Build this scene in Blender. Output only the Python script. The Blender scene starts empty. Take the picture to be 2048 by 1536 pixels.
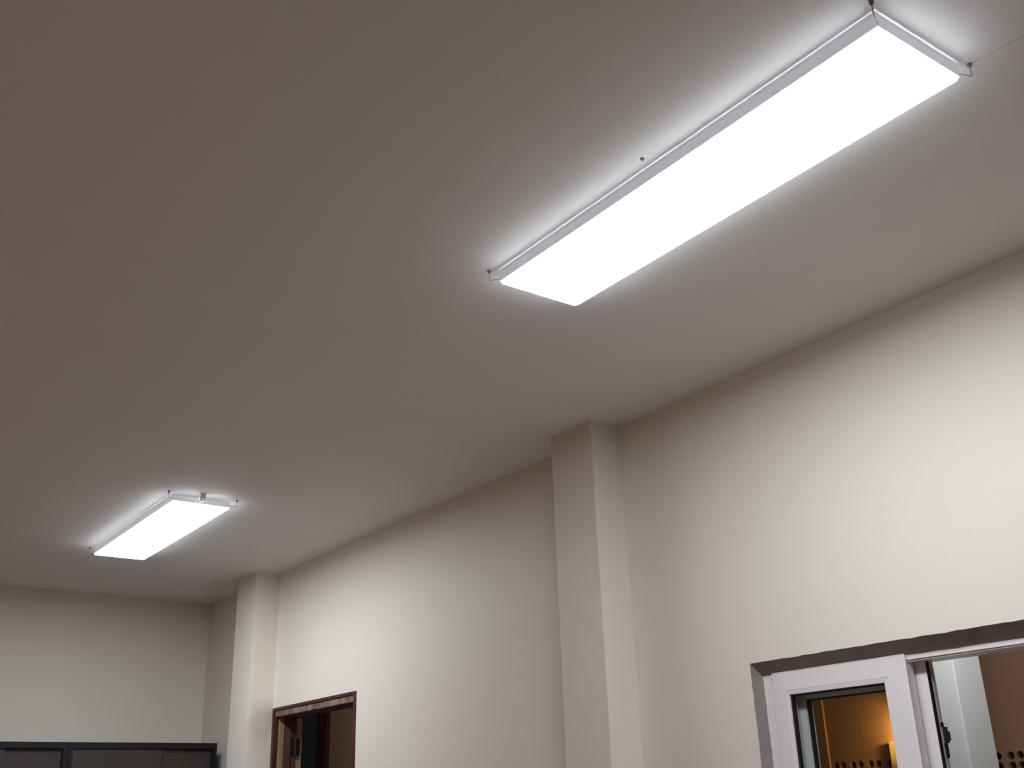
import bpy, bmesh, math, random
from mathutils import Vector, Matrix

random.seed(4)
scene = bpy.context.scene
COL = scene.collection

# ------------------------------------------------------------------ camera
# Plan coordinates used below: X runs along the window wall away from the camera,
# Y runs towards the window wall, Z is up.  P() turns them into Blender's axes.
def P(x, y, z):
    return Vector((x, -y, z))

EYE = 1.5
cam_data = bpy.data.cameras.new('camera')
cam = bpy.data.objects.new('camera', cam_data)
COL.objects.link(cam)
FWD = P(0.74470963, 0.55372055, 0.37256023)
RGT = P(-0.58652816, 0.80935437, -0.03049972)
UPV = P(-0.31842157, -0.19580363, 0.92750668)
m = Matrix((RGT, UPV, -FWD)).transposed().to_4x4()
m.translation = P(0, 0, EYE)
cam.matrix_world = m
cam_data.sensor_width = 36
cam_data.lens = 2109.71 * 36 / 2048
cam_data.clip_start = 0.02
scene.camera = cam

# ------------------------------------------------------------------ world (night) and exposure
world = bpy.data.worlds.new('night_sky')
scene.world = world
world.use_nodes = True
world.node_tree.nodes['Background'].inputs['Color'].default_value = (0.75, 0.85, 1.0, 1)
world.node_tree.nodes['Background'].inputs['Strength'].default_value = 0.006
vs = scene.view_settings
vs.view_transform = 'Standard'
vs.look = 'None'
vs.gamma = 1
vs.exposure = 0.0
vs.use_curve_mapping = False
LAMP_POWER = 29.5
LAMP_COLOR = (0.90, 0.95, 1.0)

# ------------------------------------------------------------------ materials
def mat(name, color, rough=0.6, noise=0.0, scale=6.0, bump=0.0, bump_scale=120.0, metallic=0.0,
        color2=None, spec=0.5, emit=None, emit_strength=0.0):
    mt = bpy.data.materials.new(name)
    mt.use_nodes = True
    mt.use_transparent_shadow = True
    nt = mt.node_tree
    b = nt.nodes['Principled BSDF']
    b.inputs['Roughness'].default_value = rough
    b.inputs['Metallic'].default_value = metallic
    b.inputs['Specular IOR Level'].default_value = spec
    b.inputs['Base Color'].default_value = (*color, 1)
    geo = nt.nodes.new('ShaderNodeNewGeometry')
    if noise > 0 or color2:
        n = nt.nodes.new('ShaderNodeTexNoise')
        n.inputs['Scale'].default_value = scale
        n.inputs['Detail'].default_value = 6
        n.inputs['Roughness'].default_value = 0.6
        nt.links.new(geo.outputs['Position'], n.inputs['Vector'])
        r = nt.nodes.new('ShaderNodeValToRGB')
        c2 = color2 or tuple(c * (1 - noise) for c in color)
        r.color_ramp.elements[0].position = 0.32
        r.color_ramp.elements[1].position = 0.68
        r.color_ramp.elements[0].color = (*c2, 1)
        r.color_ramp.elements[1].color = (*color, 1)
        nt.links.new(n.outputs['Fac'], r.inputs['Fac'])
        nt.links.new(r.outputs['Color'], b.inputs['Base Color'])
    if bump > 0:
        n2 = nt.nodes.new('ShaderNodeTexNoise')
        n2.inputs['Scale'].default_value = bump_scale
        n2.inputs['Detail'].default_value = 5
        nt.links.new(geo.outputs['Position'], n2.inputs['Vector'])
        bp = nt.nodes.new('ShaderNodeBump')
        bp.inputs['Strength'].default_value = bump
        bp.inputs['Distance'].default_value = 0.004
        nt.links.new(n2.outputs['Fac'], bp.inputs['Height'])
        nt.links.new(bp.outputs['Normal'], b.inputs['Normal'])
    if emit:
        b.inputs['Emission Color'].default_value = (*emit, 1)
        b.inputs['Emission Strength'].default_value = emit_strength
    return mt

def wood(name, c1, c2, stretch=(18, 18, 1.2), rough=0.55, bump=0.15):
    mt = bpy.data.materials.new(name)
    mt.use_nodes = True
    mt.use_transparent_shadow = True
    nt = mt.node_tree
    b = nt.nodes['Principled BSDF']
    b.inputs['Roughness'].default_value = rough
    geo = nt.nodes.new('ShaderNodeNewGeometry')
    mp = nt.nodes.new('ShaderNodeMapping')
    mp.inputs['Scale'].default_value = stretch
    nt.links.new(geo.outputs['Position'], mp.inputs['Vector'])
    n = nt.nodes.new('ShaderNodeTexNoise')
    n.inputs['Scale'].default_value = 3.0
    n.inputs['Detail'].default_value = 8
    nt.links.new(mp.outputs['Vector'], n.inputs['Vector'])
    r = nt.nodes.new('ShaderNodeValToRGB')
    r.color_ramp.elements[0].position = 0.35
    r.color_ramp.elements[1].position = 0.65
    r.color_ramp.elements[0].color = (*c1, 1)
    r.color_ramp.elements[1].color = (*c2, 1)
    nt.links.new(n.outputs['Fac'], r.inputs['Fac'])
    nt.links.new(r.outputs['Color'], b.inputs['Base Color'])
    bp = nt.nodes.new('ShaderNodeBump')
    bp.inputs['Strength'].default_value = bump
    bp.inputs['Distance'].default_value = 0.002
    nt.links.new(n.outputs['Fac'], bp.inputs['Height'])
    nt.links.new(bp.outputs['Normal'], b.inputs['Normal'])
    return mt

def glass(name, tint, rough=0.0):
    mt = bpy.data.materials.new(name)
    mt.use_nodes = True
    mt.use_transparent_shadow = True
    nt = mt.node_tree
    nt.nodes.clear()
    out = nt.nodes.new('ShaderNodeOutputMaterial')
    mix = nt.nodes.new('ShaderNodeMixShader')
    tr = nt.nodes.new('ShaderNodeBsdfTransparent')
    tr.inputs['Color'].default_value = (*tint, 1)
    gl = nt.nodes.new('ShaderNodeBsdfGlossy')
    gl.inputs['Roughness'].default_value = rough
    fr = nt.nodes.new('ShaderNodeFresnel')
    fr.inputs['IOR'].default_value = 1.45
    geo = nt.nodes.new('ShaderNodeNewGeometry')
    front = nt.nodes.new('ShaderNodeMath')
    front.operation = 'SUBTRACT'
    front.inputs[0].default_value = 1.0
    nt.links.new(geo.outputs['Backfacing'], front.inputs[1])
    mul = nt.nodes.new('ShaderNodeMath')
    mul.operation = 'MULTIPLY'
    nt.links.new(fr.outputs['Fac'], mul.inputs[0])
    nt.links.new(front.outputs['Value'], mul.inputs[1])
    nt.links.new(mul.outputs['Value'], mix.inputs['Fac'])
    nt.links.new(tr.outputs['BSDF'], mix.inputs[1])
    nt.links.new(gl.outputs['BSDF'], mix.inputs[2])
    nt.links.new(mix.outputs['Shader'], out.inputs['Surface'])
    return mt

def smoked(name, color, solid):
    mt = mat(name, color, 0.35, spec=0.3)
    nt = mt.node_tree
    b = nt.nodes['Principled BSDF']
    tr = nt.nodes.new('ShaderNodeBsdfTransparent')
    tr.inputs['Color'].default_value = (0.8, 0.77, 0.75, 1)
    mix = nt.nodes.new('ShaderNodeMixShader')
    mix.inputs['Fac'].default_value = solid
    nt.links.new(tr.outputs['BSDF'], mix.inputs[1])
    nt.links.new(b.outputs['BSDF'], mix.inputs[2])
    nt.links.new(mix.outputs['Shader'], nt.nodes['Material Output'].inputs['Surface'])
    return mt

def stained_paint(name, base, centre, radius, stain):
    """cream wall paint with one faint pinkish stain of its own"""
    mt = mat(name, base, 0.6, bump=0.12, bump_scale=60)
    nt = mt.node_tree
    b = nt.nodes['Principled BSDF']
    geo = nt.nodes.new('ShaderNodeNewGeometry')
    d = nt.nodes.new('ShaderNodeVectorMath')
    d.operation = 'DISTANCE'
    d.inputs[1].default_value = centre
    n = nt.nodes.new('ShaderNodeTexNoise')
    n.inputs['Scale'].default_value = 9
    n.inputs['Detail'].default_value = 5
    ad = nt.nodes.new('ShaderNodeVectorMath')
    ad.operation = 'MULTIPLY_ADD'
    ad.inputs[1].default_value = (0.25, 0.25, 0.25)
    nt.links.new(geo.outputs['Position'], n.inputs['Vector'])
    nt.links.new(n.outputs['Color'], ad.inputs[0])
    nt.links.new(geo.outputs['Position'], ad.inputs[2])
    sb = nt.nodes.new('ShaderNodeVectorMath')
    sb.operation = 'SUBTRACT'
    sb.inputs[1].default_value = (0.125, 0.125, 0.125)
    nt.links.new(ad.outputs['Vector'], sb.inputs[0])
    nt.links.new(sb.outputs['Vector'], d.inputs[0])
    mr = nt.nodes.new('ShaderNodeMapRange')
    mr.inputs['From Min'].default_value = radius
    mr.inputs['From Max'].default_value = radius * 0.45
    nt.links.new(d.outputs['Value'], mr.inputs['Value'])
    mx = nt.nodes.new('ShaderNodeMix')
    mx.data_type = 'RGBA'
    mx.inputs['A'].default_value = (*base, 1)
    mx.inputs['B'].default_value = (*stain, 1)
    nt.links.new(mr.outputs['Result'], mx.inputs['Factor'])
    nt.links.new(mx.outputs['Result'], b.inputs['Base Color'])
    return mt

CREAM = (0.82, 0.775, 0.69)
M = {}
M['wall'] = mat('cream_wall_paint', CREAM, 0.55, noise=0.03, scale=1.3, bump=0.12, bump_scale=60)
M['pillar'] = stained_paint('cream_pillar_paint', CREAM, P(5.90, 2.55, 1.98), 0.15, (0.69, 0.615, 0.54))
M['ceiling'] = mat('white_ceiling_paint', (0.81, 0.79, 0.785), 0.7, noise=0.03, scale=0.9, bump=0.1, bump_scale=45)
M['cement'] = mat('grey_cement_render', (0.33, 0.30, 0.285), 0.9, noise=0.25, scale=14, bump=0.5, bump_scale=90)
M['floor'] = mat('beige_floor_tile', (0.47, 0.40, 0.355), 0.45, noise=0.1, scale=3)
M['brown_wall'] = mat('brown_timber_panelling', (0.34, 0.10, 0.035), 0.6, noise=0.2, scale=3)
M['corridor'] = mat('brown_corridor_paint', (0.52, 0.31, 0.19), 0.6, noise=0.12, scale=5, bump=0.15, bump_scale=50)
M['white_column'] = mat('white_column_paint', (0.82, 0.82, 0.80), 0.6, noise=0.04, scale=4, bump=0.06)
M['pvc'] = mat('white_pvc', (0.86, 0.81, 0.81), 0.35)
M['gasket'] = mat('black_rubber_gasket', (0.012, 0.010, 0.014), 0.5)
M['steel'] = mat('polished_steel_strip', (0.70, 0.67, 0.66), 0.35, metallic=0.45)
M['bronze'] = mat('dark_bronze_lock', (0.05, 0.04, 0.04), 0.45, metallic=0.6)
M['window_glass'] = glass('clear_window_glass', (0.86, 0.90, 0.88))
M['smoked_glass'] = smoked('smoked_cabinet_glass', (0.115, 0.104, 0.096), 0.42)
M['black'] = mat('black_cabinet_laminate', (0.020, 0.018, 0.020), 0.6, noise=0.2, scale=20, spec=0.15)
M['cab_inside'] = mat('dark_cabinet_board', (0.075, 0.066, 0.06), 0.7, noise=0.15, scale=8)
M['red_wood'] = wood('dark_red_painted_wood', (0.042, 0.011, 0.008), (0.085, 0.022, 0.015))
M['brown_wood'] = wood('brown_jamb_wood', (0.075, 0.030, 0.022), (0.13, 0.065, 0.045))
M['raw_wood'] = wood('raw_tan_wood', (0.30, 0.20, 0.115), (0.46, 0.32, 0.19))
M['dusty_wood'] = wood('plaster_dusted_wood', (0.13, 0.070, 0.052), (0.30, 0.20, 0.155), stretch=(6, 10, 6))
M['iron'] = mat('dark_iron_hinge', (0.03, 0.03, 0.035), 0.5, metallic=0.7)
M['lamp_frame'] = mat('white_lamp_frame', (0.82, 0.82, 0.84), 0.4, emit=(0.85, 0.9, 1.0), emit_strength=0.28)
M['diffuser'] = mat('opal_led_diffuser', (0.9, 0.9, 0.9), 0.5, emit=LAMP_COLOR, emit_strength=LAMP_POWER)
M['hook'] = mat('grey_metal_hook', (0.20, 0.20, 0.20), 0.6)
M['wire'] = mat('grey_suspension_wire', (0.40, 0.40, 0.40), 0.6)
M['cable'] = mat('pale_grey_cable', (0.62, 0.60, 0.58), 0.6)
M['white_plastic'] = mat('white_plastic', (0.85, 0.85, 0.86), 0.4)
M['warm_bulb'] = mat('warm_bulb_glass', (1, 0.8, 0.5), 0.4, emit=(1.0, 0.52, 0.16), emit_strength=400)
M['cool_fill'] = mat('cool_fill_glass', (0.9, 0.9, 0.9), 0.4, emit=(0.86, 0.95, 1.0), emit_strength=88)
M['brass'] = mat('aged_brass', (0.55, 0.38, 0.16), 0.4, metallic=0.9)
M['cream_board'] = mat('cream_lamp_board', (0.75, 0.62, 0.42), 0.6)

# ------------------------------------------------------------------ geometry helpers
def finish(name, bm, material, parent=None, bevel=0.0, smooth=False):
    bmesh.ops.recalc_face_normals(bm, faces=bm.faces[:])
    if bevel > 0:
        bmesh.ops.bevel(bm, geom=[e for e in bm.edges if len(e.link_faces) == 2 and e.calc_face_angle(0) > 0.5],
                        offset=bevel, segments=2, profile=0.6, affect='EDGES')
    me = bpy.data.meshes.new(name)
    bm.to_mesh(me)
    bm.free()
    me.materials.append(material)
    if smooth:
        for p in me.polygons:
            p.use_smooth = True
    o = bpy.data.objects.new(name, me)
    COL.objects.link(o)
    if parent is not None:
        o.parent = parent
        o.matrix_parent_inverse = parent.matrix_world.inverted()
    return o

def add_box(bm, x0, x1, y0, y1, z0, z1):
    vs = [bm.verts.new(P(x, y, z)) for z in (z0, z1) for y in (y0, y1) for x in (x0, x1)]
    for f in ((0, 1, 3, 2), (4, 5, 7, 6), (0, 1, 5, 4), (2, 3, 7, 6), (0, 2, 6, 4), (1, 3, 7, 5)):
        bm.faces.new([vs[i] for i in f])

def box(name, x0, x1, y0, y1, z0, z1, material, parent=None, bevel=0.0):
    bm = bmesh.new()
    add_box(bm, x0, x1, y0, y1, z0, z1)
    return finish(name, bm, material, parent, bevel)

def add_tube(bm, pts, radius, seg=10):
    """round tube through plan points"""
    pts = [P(*p) for p in pts]
    rings = []
    for i, p in enumerate(pts):
        a = pts[max(i - 1, 0)]
        b = pts[min(i + 1, len(pts) - 1)]
        t = (b - a).normalized()
        ref = Vector((0, 0, 1)) if abs(t.z) < 0.9 else Vector((1, 0, 0))
        n = t.cross(ref).normalized()
        bn = t.cross(n)
        r = radius[i] if isinstance(radius, (list, tuple)) else radius
        rings.append([bm.verts.new(p + n * math.cos(2 * math.pi * k / seg) * r + bn * math.sin(2 * math.pi * k / seg) * r)
                      for k in range(seg)])
    for a, b in zip(rings, rings[1:]):
        for k in range(seg):
            bm.faces.new((a[k], a[(k + 1) % seg], b[(k + 1) % seg], b[k]))
    bm.faces.new(rings[0])
    bm.faces.new(rings[-1])

def tube(name, pts, radius, material, parent=None, seg=10):
    bm = bmesh.new()
    add_tube(bm, pts, radius, seg)
    return finish(name, bm, material, parent, smooth=False)

def empty(name, x, y, z):
    o = bpy.data.objects.new(name, None)
    o.empty_display_size = 0.1
    o.location = P(x, y, z)
    COL.objects.link(o)
    bpy.context.view_layer.update()
    return o

def tag(o, label=None, category=None, group=None, kind=None):
    if label: o['label'] = label
    if category: o['category'] = category
    if group: o['group'] = group
    if kind: o['kind'] = kind
    return o

def struct(o, label=None):
    return tag(o, label=label, kind='structure')

# ------------------------------------------------------------------ the room
CEIL = 2.845
YW = 2.609            # room face of the window wall
XB = 7.02             # back wall
XF = -3.2             # wall behind the camera
YL = -0.75             # wall opposite the windows
WT = 0.135            # wall thickness
DX0, DX1, DZ = 4.905, 5.904, 2.069     # doorway
WX0, WX1, WZ0, WZ1 = 1.245, 2.306, 0.95, 1.8965   # window opening

struct(box('floor', XF - .2, XB + 2.2, YL - .2, 4.6, -0.12, 0.0, M['floor']), 'beige tiled floor')
struct(box('ceiling', XF - .2, XB + .2, YL - .2, YW + WT, CEIL, CEIL + 0.15, M['ceiling']),
       'plain white painted ceiling carrying two light panels')
struct(box('wall_back', XB, XB + 0.15, YL - .2, YW + WT, 0, CEIL, M['wall']), 'cream end wall behind the black cabinets')
struct(box('wall_front', XF - 0.15, XF, YL - .2, YW + WT, 0, CEIL, M['brown_wall']), 'brown panelled wall')
struct(box('wall_left', XF - .15, XB + .15, YL - 0.15, YL, 0, CEIL, M['brown_wall']), 'brown panelled wall opposite the window')

# window wall with ragged plaster edges round its two openings
def ragged(a, b, n, amp, seed):
    rnd = random.Random(seed)
    out = []
    for i in range(n):
        t = i / n
        j = 0 if i == 0 else amp * rnd.uniform(-1, 1)
        out.append((a[0] + (b[0] - a[0]) * t + (j if abs(b[1] - a[1]) > abs(b[0] - a[0]) else 0),
                    a[1] + (b[1] - a[1]) * t + (j if abs(b[0] - a[0]) >= abs(b[1] - a[1]) else 0)))
    return out

win_loop = (ragged((WX0, WZ0), (WX1, WZ0), 6, .002, 1) + ragged((WX1, WZ0), (WX1, WZ1), 40, .0014, 2)
            + ragged((WX1, WZ1), (WX0, WZ1), 40, .0012, 3) + ragged((WX0, WZ1), (WX0, WZ0), 8, .002, 4))
door_loop = (ragged((DX0, 0), (DX1, 0), 1, 0, 5) + ragged((DX1, 0), (DX1, DZ), 22, .003, 6)
             + ragged((DX1, DZ), (DX0, DZ), 16, .004, 7) + ragged((DX0, DZ), (DX0, 0), 22, .003, 8))

def wall_with_openings():
    bm = bmesh.new()
    def loop(pts, y):
        vs = [bm.verts.new(P(x, y, z)) for x, z in pts]
        es = [bm.edges.new((vs[i], vs[(i + 1) % len(vs)])) for i in range(len(vs))]
        return vs, es
    # the door reaches the floor: outer outline runs round it
    outer = [(XF - .15, 0), (DX0, 0)]
    dl = door_loop
    i1 = 1
    # door outline from (DX0,0) up over to (DX1,0): reversed loop
    rev = [dl[0]] + dl[:0:-1]
    outline = [(XF - .15, 0)] + rev + [(XB + 0.15, 0), (XB + 0.15, CEIL), (XF - .15, CEIL)]
    for y in (YW, YW + WT):
        a, ea = loop(outline, y)
        wl = win_loop if y == YW else [(x + (.05 if x > 1.8 else -.02), z + (.05 if z > 1.4 else -.02)) for x, z in win_loop]
        b, eb = loop(wl, y)
        bmesh.ops.triangle_fill(bm, use_beauty=True, use_dissolve=False, edges=ea + eb)
        if y == YW:
            f_out, f_in = a, b
        else:
            for f, g in ((f_out, a),):
                for i in range(len(f)):
                    j = (i + 1) % len(f)
                    bm.faces.new((f[i], f[j], g[j], g[i]))
    return finish('wall_right', bm, M['wall'])
wall_right = struct(wall_with_openings(), 'cream painted wall with a doorway and a sliding window')

# pillars standing out of the window wall
PIL_Y = 2.468
def pillar(x0, x1, y0, material, label):
    bm = bmesh.new()
    add_box(bm, x0, x1, y0, YW + 0.01, 0, CEIL + 0.01)
    o = finish('pillar', bm, material, None, bevel=0.0025)
    return tag(o, label, 'pillar', kind='structure')
pillar(2.832, 3.075, PIL_Y, M['wall'], 'cream pillar between the doorway and the window')
pillar(5.908, 6.185, 2.46, M['pillar'], 'cream pillar with a faint stain, beside the brown door frame')

# ------------------------------------------------------------------ ceiling lamps
L1 = (0.8375, 1.4842)
L2 = (4.5188, 1.4706)
LEN, WID = 1.197, 0.261
LIP = 0.0005
TRAY = 0.0055        # height of the opal tray edge
ZB = 2.803            # emitting face

def make_lamp(x0, y0, label):
    root = empty('ceiling_lamp', x0 + LEN / 2, y0 + WID / 2, CEIL)
    tag(root, label, 'ceiling lamp', 'flat LED panels hung under the ceiling')
    x1, y1 = x0 + LEN, y0 + WID
    # frame: four mitred aluminium bars
    fx0, fx1, fy0, fy1 = x0 - LIP, x1 + LIP, y0 - LIP, y1 + LIP
    zt = ZB + 0.030
    zl = ZB + TRAY - .0005
    corners_o = [(fx0, fy0), (fx1, fy0), (fx1, fy1), (fx0, fy1)]
    corners_i = [(x0, y0), (x1, y0), (x1, y1), (x0, y1)]
    for k in range(4):
        a, b = corners_o[k], corners_o[(k + 1) % 4]
        c, d = corners_i[(k + 1) % 4], corners_i[k]
        bm = bmesh.new()
        lo = [bm.verts.new(P(*q, zl)) for q in (a, b, c, d)]
        hi = [bm.verts.new(P(*q, zt)) for q in (a, b, c, d)]
        bm.faces.new(lo)
        bm.faces.new(hi)
        for i in range(4):
            bm.faces.new((lo[i], lo[(i + 1) % 4], hi[(i + 1) % 4], hi[i]))
        finish('frame_bar', bm, M['lamp_frame'], root)
    box('back_plate', x0 + .001, x1 - .001, y0 + .001, y1 - .001, zt - .004, zt, M['lamp_frame'], root)
    # diffuser: opal plate standing a few millimetres below the frame, rounded corners
    bm = bmesh.new()
    rr = 0.010
    ring = []
    for cx, cy, a0 in ((x1 - rr, y1 - rr, 0), (x0 + rr, y1 - rr, 90), (x0 + rr, y0 + rr, 180), (x1 - rr, y0 + rr, 270)):
        for s in range(5):
            an = math.radians(a0 + s * 22.5)
            ring.append((cx + rr * math.cos(an), cy + rr * math.sin(an)))
    lo = [bm.verts.new(P(*q, ZB)) for q in ring]
    hi = [bm.verts.new(P(*q, ZB + TRAY)) for q in ring]
    bm.faces.new(lo)
    bm.faces.new(hi)
    for i in range(len(ring)):
        bm.faces.new((lo[i], lo[(i + 1) % len(ring)], hi[(i + 1) % len(ring)], hi[i]))
    finish('diffuser', bm, M['diffuser'], root)
    # hooks: a small cup screwed to the ceiling, a short wire, a tab on the frame corner
    hooks = [(fx0 - .010, fy0 - .024), (fx0 - .010, fy1 + .028), (fx1 + .022, fy0 - .018), (fx1 + .022, fy1 + .026)]
    for hx, hy in hooks:
        h = tube('hook', [(hx, hy, CEIL + .001), (hx, hy, CEIL - .006), (hx, hy, CEIL - .009)], [.005, .0042, .0015], M['hook'], root, 12)
        tube('wire', [(hx, hy, CEIL - .007), (hx, hy, ZB + .012)], .0011, M['wire'], h, 6)
        tx = min(max(hx, fx0), fx1)
        ty = min(max(hy, fy0), fy1)
        tube('tab', [(hx, hy, ZB + .0125), ((hx + tx) / 2, (hy + ty) / 2, ZB + .0118), (tx, ty, ZB + .0125)], .0011, M['wire'], h, 6)
    return root

lamp_near = make_lamp(*L1, 'large bright LED panel hung in front of the sliding window')
lamp_far = make_lamp(*L2, 'small-looking bright LED panel by the brown doorway and black cabinets')
# one middle screw on the long edge of the near lamp, and its cable
tube('hook', [(1.434, 1.452, CEIL + .001), (1.434, 1.452, CEIL - .004)], [.005, .004], M['hook'], lamp_near, 10)
tube('power_cable', [(0.826, 1.777, CEIL - .0005), (0.718, 1.785, CEIL - .0005), (0.4, 1.79, CEIL - .0005), (-3.1, 1.80, CEIL - .0005)],
     .0009, M['cable'], lamp_near, 6)
# white connector between the near end of the far lamp and the ceiling
cx, cy = 4.49, 1.592
cl = box('cable_clip', cx - .012, cx + .012, cy - .013, cy + .013, CEIL - .022, CEIL + .001, M['white_plastic'], lamp_far, bevel=.003)
tube('connector', [(cx - .004, cy - .006, CEIL - .020), (cx - .004, cy - .006, CEIL - .034)], .006, M['white_plastic'], cl, 10)
tube('connector', [(cx - .004, cy + .008, CEIL - .020), (cx - .004, cy + .008, CEIL - .032)], .005, M['white_plastic'], cl, 10)

# ------------------------------------------------------------------ sliding window
win = empty('window_1', (WX0 + WX1) / 2, YW, WZ0)
tag(win, 'white framed sliding window, its panes slid together at one end', kind='structure')
D0 = 0.030            # frame front, measured from the room face of the wall
FX0, FX1, FZ0, FZ1 = WX0 + .01, 2.296, WZ0 + .01, 1.859   # visible limits of the frame

# rough cement reveal between the plaster edge and the frame
def reveal():
    bm = bmesh.new()
    n = len(win_loop)
    a = [bm.verts.new(P(x, YW - .0005, z)) for x, z in win_loop]
    b = []
    for x, z in win_loop:
        tx = (x - WX0) / (WX1 - WX0)
        tz = (z - WZ0) / (WZ1 - WZ0)
        nx = FX0 + (FX1 - FX0) * min(max(tx, 0), 1)
        nz = FZ0 + (FZ1 - FZ0) * min(max(tz, 0), 1)
        b.append(bm.verts.new(P(nx, YW + D0 + .012, nz)))
    for i in range(n):
        j = (i + 1) % n
        bm.faces.new((a[i], a[j], b[j], b[i]))
    return finish('reveal', bm, M['cement'], win)
reveal()

def mitred(name_h, name_v, x0, x1, z0, z1, prof, material, parent, gap=0.0003, k4=(1, 1, 1, 1)):
    """four mitred bars; prof = [(inset from the outer edge, depth y), ...] closed section"""
    names = (name_v, name_h, name_v, name_h)
    out = []
    for k in range(4):
        bm = bmesh.new()
        rings = []
        for end in (0, 1):
            ring = []
            for ins, y in prof:
                ax, bx_, az, bz = x0 + ins * k4[0], x1 - ins * k4[1], z0 + ins * k4[2], z1 - ins * k4[3]
                c = [(ax, az), (ax, bz), (bx_, bz), (bx_, az)]
                q = c[(k + end) % 4]
                o = c[(k + 1 - end) % 4]
                dx, dz = o[0] - q[0], o[1] - q[1]
                l = math.hypot(dx, dz) or 1
                ring.append(bm.verts.new(P(q[0] + dx / l * gap, YW + y, q[1] + dz / l * gap)))
            rings.append(ring)
        a, b = rings
        for i in range(len(a)):
            j = (i + 1) % len(a)
            bm.faces.new((a[i], a[j], b[j], b[i]))
        bm.faces.new(a)
        bm.faces.new(b)
        out.append(finish(names[k], bm, material, parent))
    return out

# outer frame (set into the wall)
mitred('frame_rail', 'frame_jamb', FX0 - .03, FX1 + .012, FZ0 - .03, FZ1 + .03,
       [(0, D0 + .012), (.0425, D0 + .012), (.0425, D0 + .016), (.047, D0 + .016), (.047, D0 + .10), (0, D0 + .10)], M['pvc'], win)

def sash(x0, x1, z0, z1, y, wn, wf, wt):
    """one sliding sash: x0..x1, front face at depth y, widths of near stile, far stile and top rail"""
    s = empty('sash', (x0 + x1) / 2, YW + y, z0)
    s.parent = win
    s.matrix_parent_inverse = win.matrix_world.inverted()
    bpy.context.view_layer.update()
    t = 0.034
    w = wn
    wb = .079
    prof = [(0, y), (w - .016, y), (w - .0155, y + .0012), (w - .0145, y + .0012), (w - .014, y), (w - .001, y + .002),
            (w, y + .006), (w, y + t), (0, y + t)]
    mitred('rail', 'stile', x0, x1, z0, z1, prof, M['pvc'], s, k4=(1, wf / w, wb / w, wt / w))
    gx0, gx1, gz0, gz1 = x0 + wn, x1 - wf, z0 + wb, z1 - wt
    mitred('gasket', 'gasket', gx0 - .001, gx1 + .001, gz0 - .001, gz1 + .001,
           [(0, y + .0065), (.005, y + .0085), (.005, y + .024), (0, y + .026)], M['gasket'], s, 0)
    box('pane', gx0 + .001, gx1 - .001, YW + y + .013, YW + y + .019, gz0 + .001, gz1 - .001, M['window_glass'], s)
    return s

SZ0, SZ1 = FZ0 + .012, 1.863
inner = sash(1.780, 2.256, SZ0, SZ1, 0.036, 0.078, 0.058, .070)
outer = sash(1.748, 2.243, SZ0, SZ1 - .014, 0.082, 0.078, 0.066, .070)
# thin cover strip on the meeting edge of the inner sash
box('cover_strip', 1.7775, 1.783, YW + .0345, YW + .038, SZ0, SZ1, M['pvc'], inner, bevel=.0008)
# edge fittings of the outer sash: brush seal, rounded steel locking strip, lock case
XE = 1.748
DY = YW + .082
box('brush_seal', XE - .0025, XE + .002, DY + .0005, DY + .013, SZ0 + .02, SZ1 - .02, M['gasket'], outer)
bm = bmesh.new()
ring = []
for k in range(9):
    an = math.pi * k / 8
    ring.append((XE - .0045 * math.sin(an), DY + .0235 - .0095 * math.cos(an)))
lo = [bm.verts.new(P(*q, SZ0 + .03)) for q in ring]
hi = [bm.verts.new(P(*q, SZ1 - .040)) for q in ring]
bm.faces.new(lo)
bm.faces.new(hi)
for i in range(9):
    bm.faces.new((lo[i], lo[(i + 1) % 9], hi[(i + 1) % 9], hi[i]))
finish('locking_strip', bm, M['steel'], outer)
bm = bmesh.new()
add_box(bm, XE - .012, XE - .001, DY + .021, DY + .034, 1.626, 1.668)
add_box(bm, XE - .017, XE - .010, DY + .025, DY + .034, 1.632, 1.656)
add_box(bm, XE - .007, XE - .001, DY + .017, DY + .027, 1.668, 1.680)
add_box(bm, XE - .008, XE - .001, DY + .018, DY + .030, 1.588, 1.626)
finish('lock_case', bm, M['bronze'], outer, bevel=.0012)

# ------------------------------------------------------------------ doorway
door = empty('door_1', (DX0 + DX1) / 2, YW, 0)
tag(door, 'brown wooden door frame with an open leaf, dark corridor beyond', kind='structure')
FW = 0.024
yo = -0.003
# front edge of the frame, dark red paint
jam = box('jamb', DX1 - FW, DX1 - .001, YW + yo, YW + WT, 0, DZ - .001, M['brown_wood'], door, bevel=.002)
box('paint_edge', DX1 - FW - .0015, DX1 + .0005, YW + yo - .0015, YW + .022, 0, DZ + .001, M['red_wood'], jam)
box('raw_strip', DX1 - FW - .0035, DX1 - FW + .001, YW + .026, YW + .060, 0, DZ - .050, M['raw_wood'], jam, bevel=.001)
box('stop_or_shade_plate', DX1 - FW - .010, DX1 - FW + .001, YW + .066, YW + .100, 0, DZ - .050, M['brown_wood'], jam, bevel=.002)
jn = box('jamb', DX0 + .001, DX0 + FW, YW + yo, YW + WT, 0, DZ - .001, M['brown_wood'], door, bevel=.002)
box('paint_edge', DX0 - .0005, DX0 + FW + .0015, YW + yo - .0015, YW + .022, 0, DZ + .001, M['red_wood'], jn)
hd = box('head', DX0 + FW, DX1 - FW, YW + .004, YW + WT, DZ - .048, DZ - .001, M['dusty_wood'], door, bevel=.002)
box('paint_edge', DX0 + FW, DX1 - FW, YW + yo - .0015, YW + .010, DZ - .013, DZ + .001, M['red_wood'], hd)
box('stop_or_shade_plate', DX0 + FW, DX1 - FW, YW + .012, YW + WT - .001, DZ - .052, DZ - .047, M['red_wood'], hd)  # thin dark plate added to give the head's underside its shade
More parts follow.
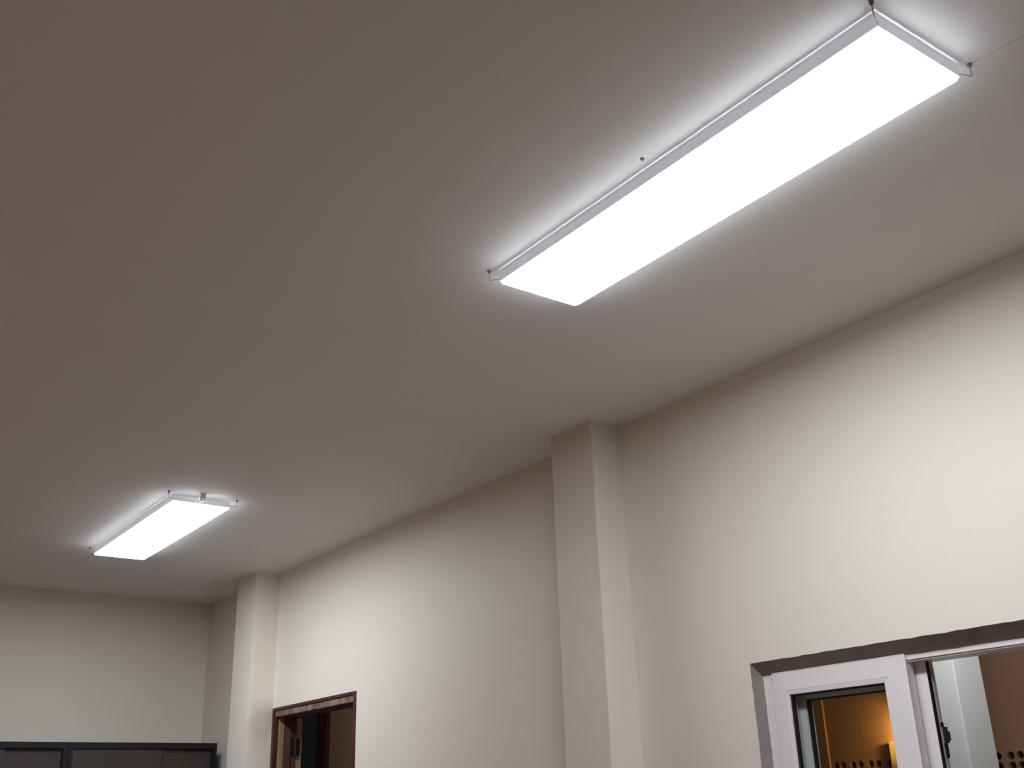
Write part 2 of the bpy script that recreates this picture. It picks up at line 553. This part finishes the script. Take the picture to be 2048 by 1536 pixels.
# leaf folded right back behind the wall, its hinge edge towards the opening
LY0 = YW + WT + .004
leaf = box('leaf', DX1 - FW + .006, DX1 - FW + .86, LY0, LY0 + .036, .012, DZ - .052, M['brown_wood'], door, bevel=.002)
box('leaf_edge', DX1 - FW + .003, DX1 - FW + .0075, LY0 + .001, LY0 + .035, .012, DZ - .053, M['raw_wood'], leaf)
for hz in (1.86, 1.02, .2):
    h = tube('hinge', [(DX1 - FW - .006, LY0 - .006, hz - .05), (DX1 - FW - .006, LY0 - .006, hz + .05)], .010, M['iron'], leaf, 12)
    box('hinge_plate', DX1 - FW - .003, DX1 - FW + .004, LY0 - .030, LY0 + .022, hz - .048, hz + .048, M['iron'], h)

# ------------------------------------------------------------------ black cabinets on the end wall
def cabinet(y0, y1, x_front, top, label, order):
    """low-gloss black cabinet, sliding smoked-glass doors that overlap in the middle"""
    root = empty('display_cabinet', x_front + .2, (y0 + y1) / 2, 0)
    tag(root, label, 'cabinet', 'black glass-door cabinets along the end wall')
    xb = XB - .004
    st, rail = 0.030, 0.034
    box('side_panel', x_front, xb, y0, y0 + st - .004, 0, top, M['black'], root, bevel=.001)
    box('side_panel', x_front, xb, y1 - st + .004, y1, 0, top, M['black'], root, bevel=.001)
    box('top_panel', x_front, xb, y0 + st - .004, y1 - st + .004, top - rail, top, M['black'], root, bevel=.001)
    box('base', x_front + .02, xb, y0 + st - .004, y1 - st + .004, 0, .08, M['black'], root)
    box('back_panel', xb - .010, xb, y0 + st - .004, y1 - st + .004, .08, top - rail, M['cab_inside'], root)
    for z in (.48, .88, 1.28, 1.62):
        box('shelf', x_front + .06, xb - .010, y0 + st - .003, y1 - st + .003, z - .009, z + .009, M['cab_inside'], root)
    mid = (y0 + y1) / 2
    ov = .105
    spans = ((y0 + st - .003, mid + ov, x_front + .010), (mid - ov, y1 - st + .003, x_front + .024))
    for a, b, x in spans:
        d = box('glass_door', x, x + .005, a, b, .082, top - rail - .001, M['smoked_glass'], root)
        ye = b if a < mid - ov - .01 else a
        box('door_edge', x - .0006, x + .0056, ye - .002, ye + .002, .083, top - rail - .002, M['gasket'], d)
        hp = b - .05 if a < mid - ov - .01 else a + .05
        tube('finger_pull', [(x - .002, hp, 1.0), (x + .001, hp, 1.0)], .016, M['steel'], d, 16)
    return root
XC = 6.57
CT = 1.922
cabinet(1.678, 2.548, XC, CT, 'black glass-door cabinet nearest the pillar and the brown doorway', 0)
cabinet(0.806, 1.676, XC, CT, 'black glass-door cabinet farther from the brown doorway, beside its twin', 1)

# ------------------------------------------------------------------ corridor beyond window and door
YC = 4.409
XE2 = 8.80
struct(box('wall_corridor', -2.5, XE2, YC + .02, YC + .16, 0, 2.72, M['corridor']), 'brown corridor wall seen through the window')
struct(box('ceiling_corridor', -2.5, 9.0, YW + WT, YC + .16, 2.72, 2.82, M['corridor']), 'brown corridor ceiling')
struct(box('trim_1', XE2, XE2 + .18, YC - .02, YC + .17, 0, 2.72, M['red_wood']), 'dark post at the end of the corridor wall')

# perforated facing with pairs of round holes
def perforated():
    root = struct(empty('trim_2', 3.0, YC, 0))
    root['label'] = 'brown facing with rows of round holes on the corridor wall'
    z_rows = [1.638 - .0395 * k for k in range(8)]
    zt = z_rows[0] + .0198
    zb = z_rows[-1] - .0198
    x_lo, x_hi = 1.55, 3.53
    r = .0163
    seg = 16
    front, back = YC, YC + .020
    bm = bmesh.new()
    cells = []
    a = 3.4095 + .0495
    k = 0
    per = .0988
    while a - per * (k + 1) > x_lo:
        c = a - per * k              # far side of this pair
        mid = c - per / 2
        cells.append((c, mid, 3.430 - per * k))
        cells.append((mid, c - per, 3.389 - per * k))
        k += 1
    last = a - per * k
    for z in z_rows:
        for (xh, xl, xc) in cells:
            sq, cf, cb = [], [], []
            for s in range(seg):
                an = 2 * math.pi * s / seg + math.pi / seg * 0
                ca, sa = math.cos(an), math.sin(an)
                mx = max(abs(ca), abs(sa))
                ux, uz = ca / mx, sa / mx
                px = xc + (ux * (xh - xc) if ux > 0 else ux * (xc - xl))
                pz = z + uz * .01975
                sq.append(bm.verts.new(P(px, front, pz)))
                cf.append(bm.verts.new(P(xc + ca * r, front, z + sa * r)))
                cb.append(bm.verts.new(P(xc + ca * r, back, z + sa * r)))
            for s in range(seg):
                t = (s + 1) % seg
                bm.faces.new((sq[s], sq[t], cf[t], cf[s]))
                bm.faces.new((cf[s], cf[t], cb[t], cb[s]))
    bmesh.ops.remove_doubles(bm, verts=bm.verts[:], dist=.0004)
    finish('perforated_board', bm, M['corridor'], root)
    box('upper_board', last, a, front, back, zt, 2.72, M['corridor'], root)
    box('lower_board', last, a, front, back, 0, zb, M['corridor'], root)
    box('hole_backing', last, a, back - .001, back + .004, zb - .01, zt + .01, M['gasket'], root)
    box('edge_strip', a, a + .075, front - .012, back, 0, 2.72, M['corridor'], root, bevel=.003)
perforated()

# white column just outside the window
col = box('pillar', 1.985, 2.185, YW + .60, YW + .757, 0, 2.72, M['white_column'], None, bevel=.004)
tag(col, 'white column standing outside the open half of the window', 'pillar', kind='structure')

# warm wall lamp in the corridor
def warm_lamp():
    root = empty('wall_lamp', 3.05, YC, 1.5)
    tag(root, 'warm glowing wall lamp in the corridor, seen through the window glass', 'wall lamp')
    box('back_board', 2.90, 3.108, YC - .022, YC - .0002, 1.30, 1.727, M['cream_board'], root, bevel=.003)
    lx, ly, lz = 2.90, YC - .062, 1.752
    tube('arm', [(lx + .02, YC - .02, 1.66), (lx + .02, YC - .045, 1.66), (lx + .02, ly, 1.675), (lx + .02, ly, lz - .03)], .006, M['brass'], root, 10)
    ax = P(1, .10, .04).normalized()          # the shade opens along the wall
    side = ax.cross(Vector((0, 0, 1))).normalized()
    upd = side.cross(ax)
    c0 = P(lx, ly, lz)
    bm = bmesh.new()
    seg = 24
    rings = []
    for t, r in ((0, .018), (.006, .030), (.04, .042), (.095, .050), (.095, .047), (.04, .039), (.008, .028)):
        rings.append([bm.verts.new(c0 + ax * t + (side * math.cos(2 * math.pi * s / seg) + upd * math.sin(2 * math.pi * s / seg)) * r) for s in range(seg)])
    for p, q in zip(rings, rings[1:]):
        for s in range(seg):
            bm.faces.new((p[s], p[(s + 1) % seg], q[(s + 1) % seg], q[s]))
    bm.faces.new(rings[0])
    finish('shade', bm, M['brass'], root, smooth=True)
    bm = bmesh.new()
    bmesh.ops.create_uvsphere(bm, u_segments=16, v_segments=10, radius=.022, matrix=Matrix.Translation(c0 + ax * .045))
    finish('bulb', bm, M['warm_bulb'], root, smooth=True)
warm_lamp()

# unseen cool fill lights, added to brighten the column and corridor wall
def fill_bulkhead(x, z, label):
    root = empty('fill_light', x, YW + WT, z)
    tag(root, label, 'wall lamp', 'added fill lights in the corridor')
    for nm, y0, y1, a, b, mt in (('base', YW + WT, YW + WT + .03, .12, .075, M['white_plastic']),
                                 ('diffuser', YW + WT + .03, YW + WT + .075, .105, .062, M['cool_fill'])):
        bm = bmesh.new()
        seg = 28
        rings = []
        for t, sc in ((0, 1), (.6, .97), (1, .78)):
            y = y0 + (y1 - y0) * t
            rings.append([bm.verts.new(P(x + a * sc * math.cos(2 * math.pi * s / seg), y, z + b * sc * math.sin(2 * math.pi * s / seg))) for s in range(seg)])
        for p, q in zip(rings, rings[1:]):
            for s in range(seg):
                bm.faces.new((p[s], p[(s + 1) % seg], q[(s + 1) % seg], q[s]))
        bm.faces.new(rings[0])
        bm.faces.new(rings[-1])
        finish(nm, bm, mt, root)
fill_bulkhead(1.60, 2.27, 'oval white fill light, added unseen above the window on the corridor side')
fill_bulkhead(7.10, 2.27, 'oval white fill light, added unseen past the open door on the corridor side')
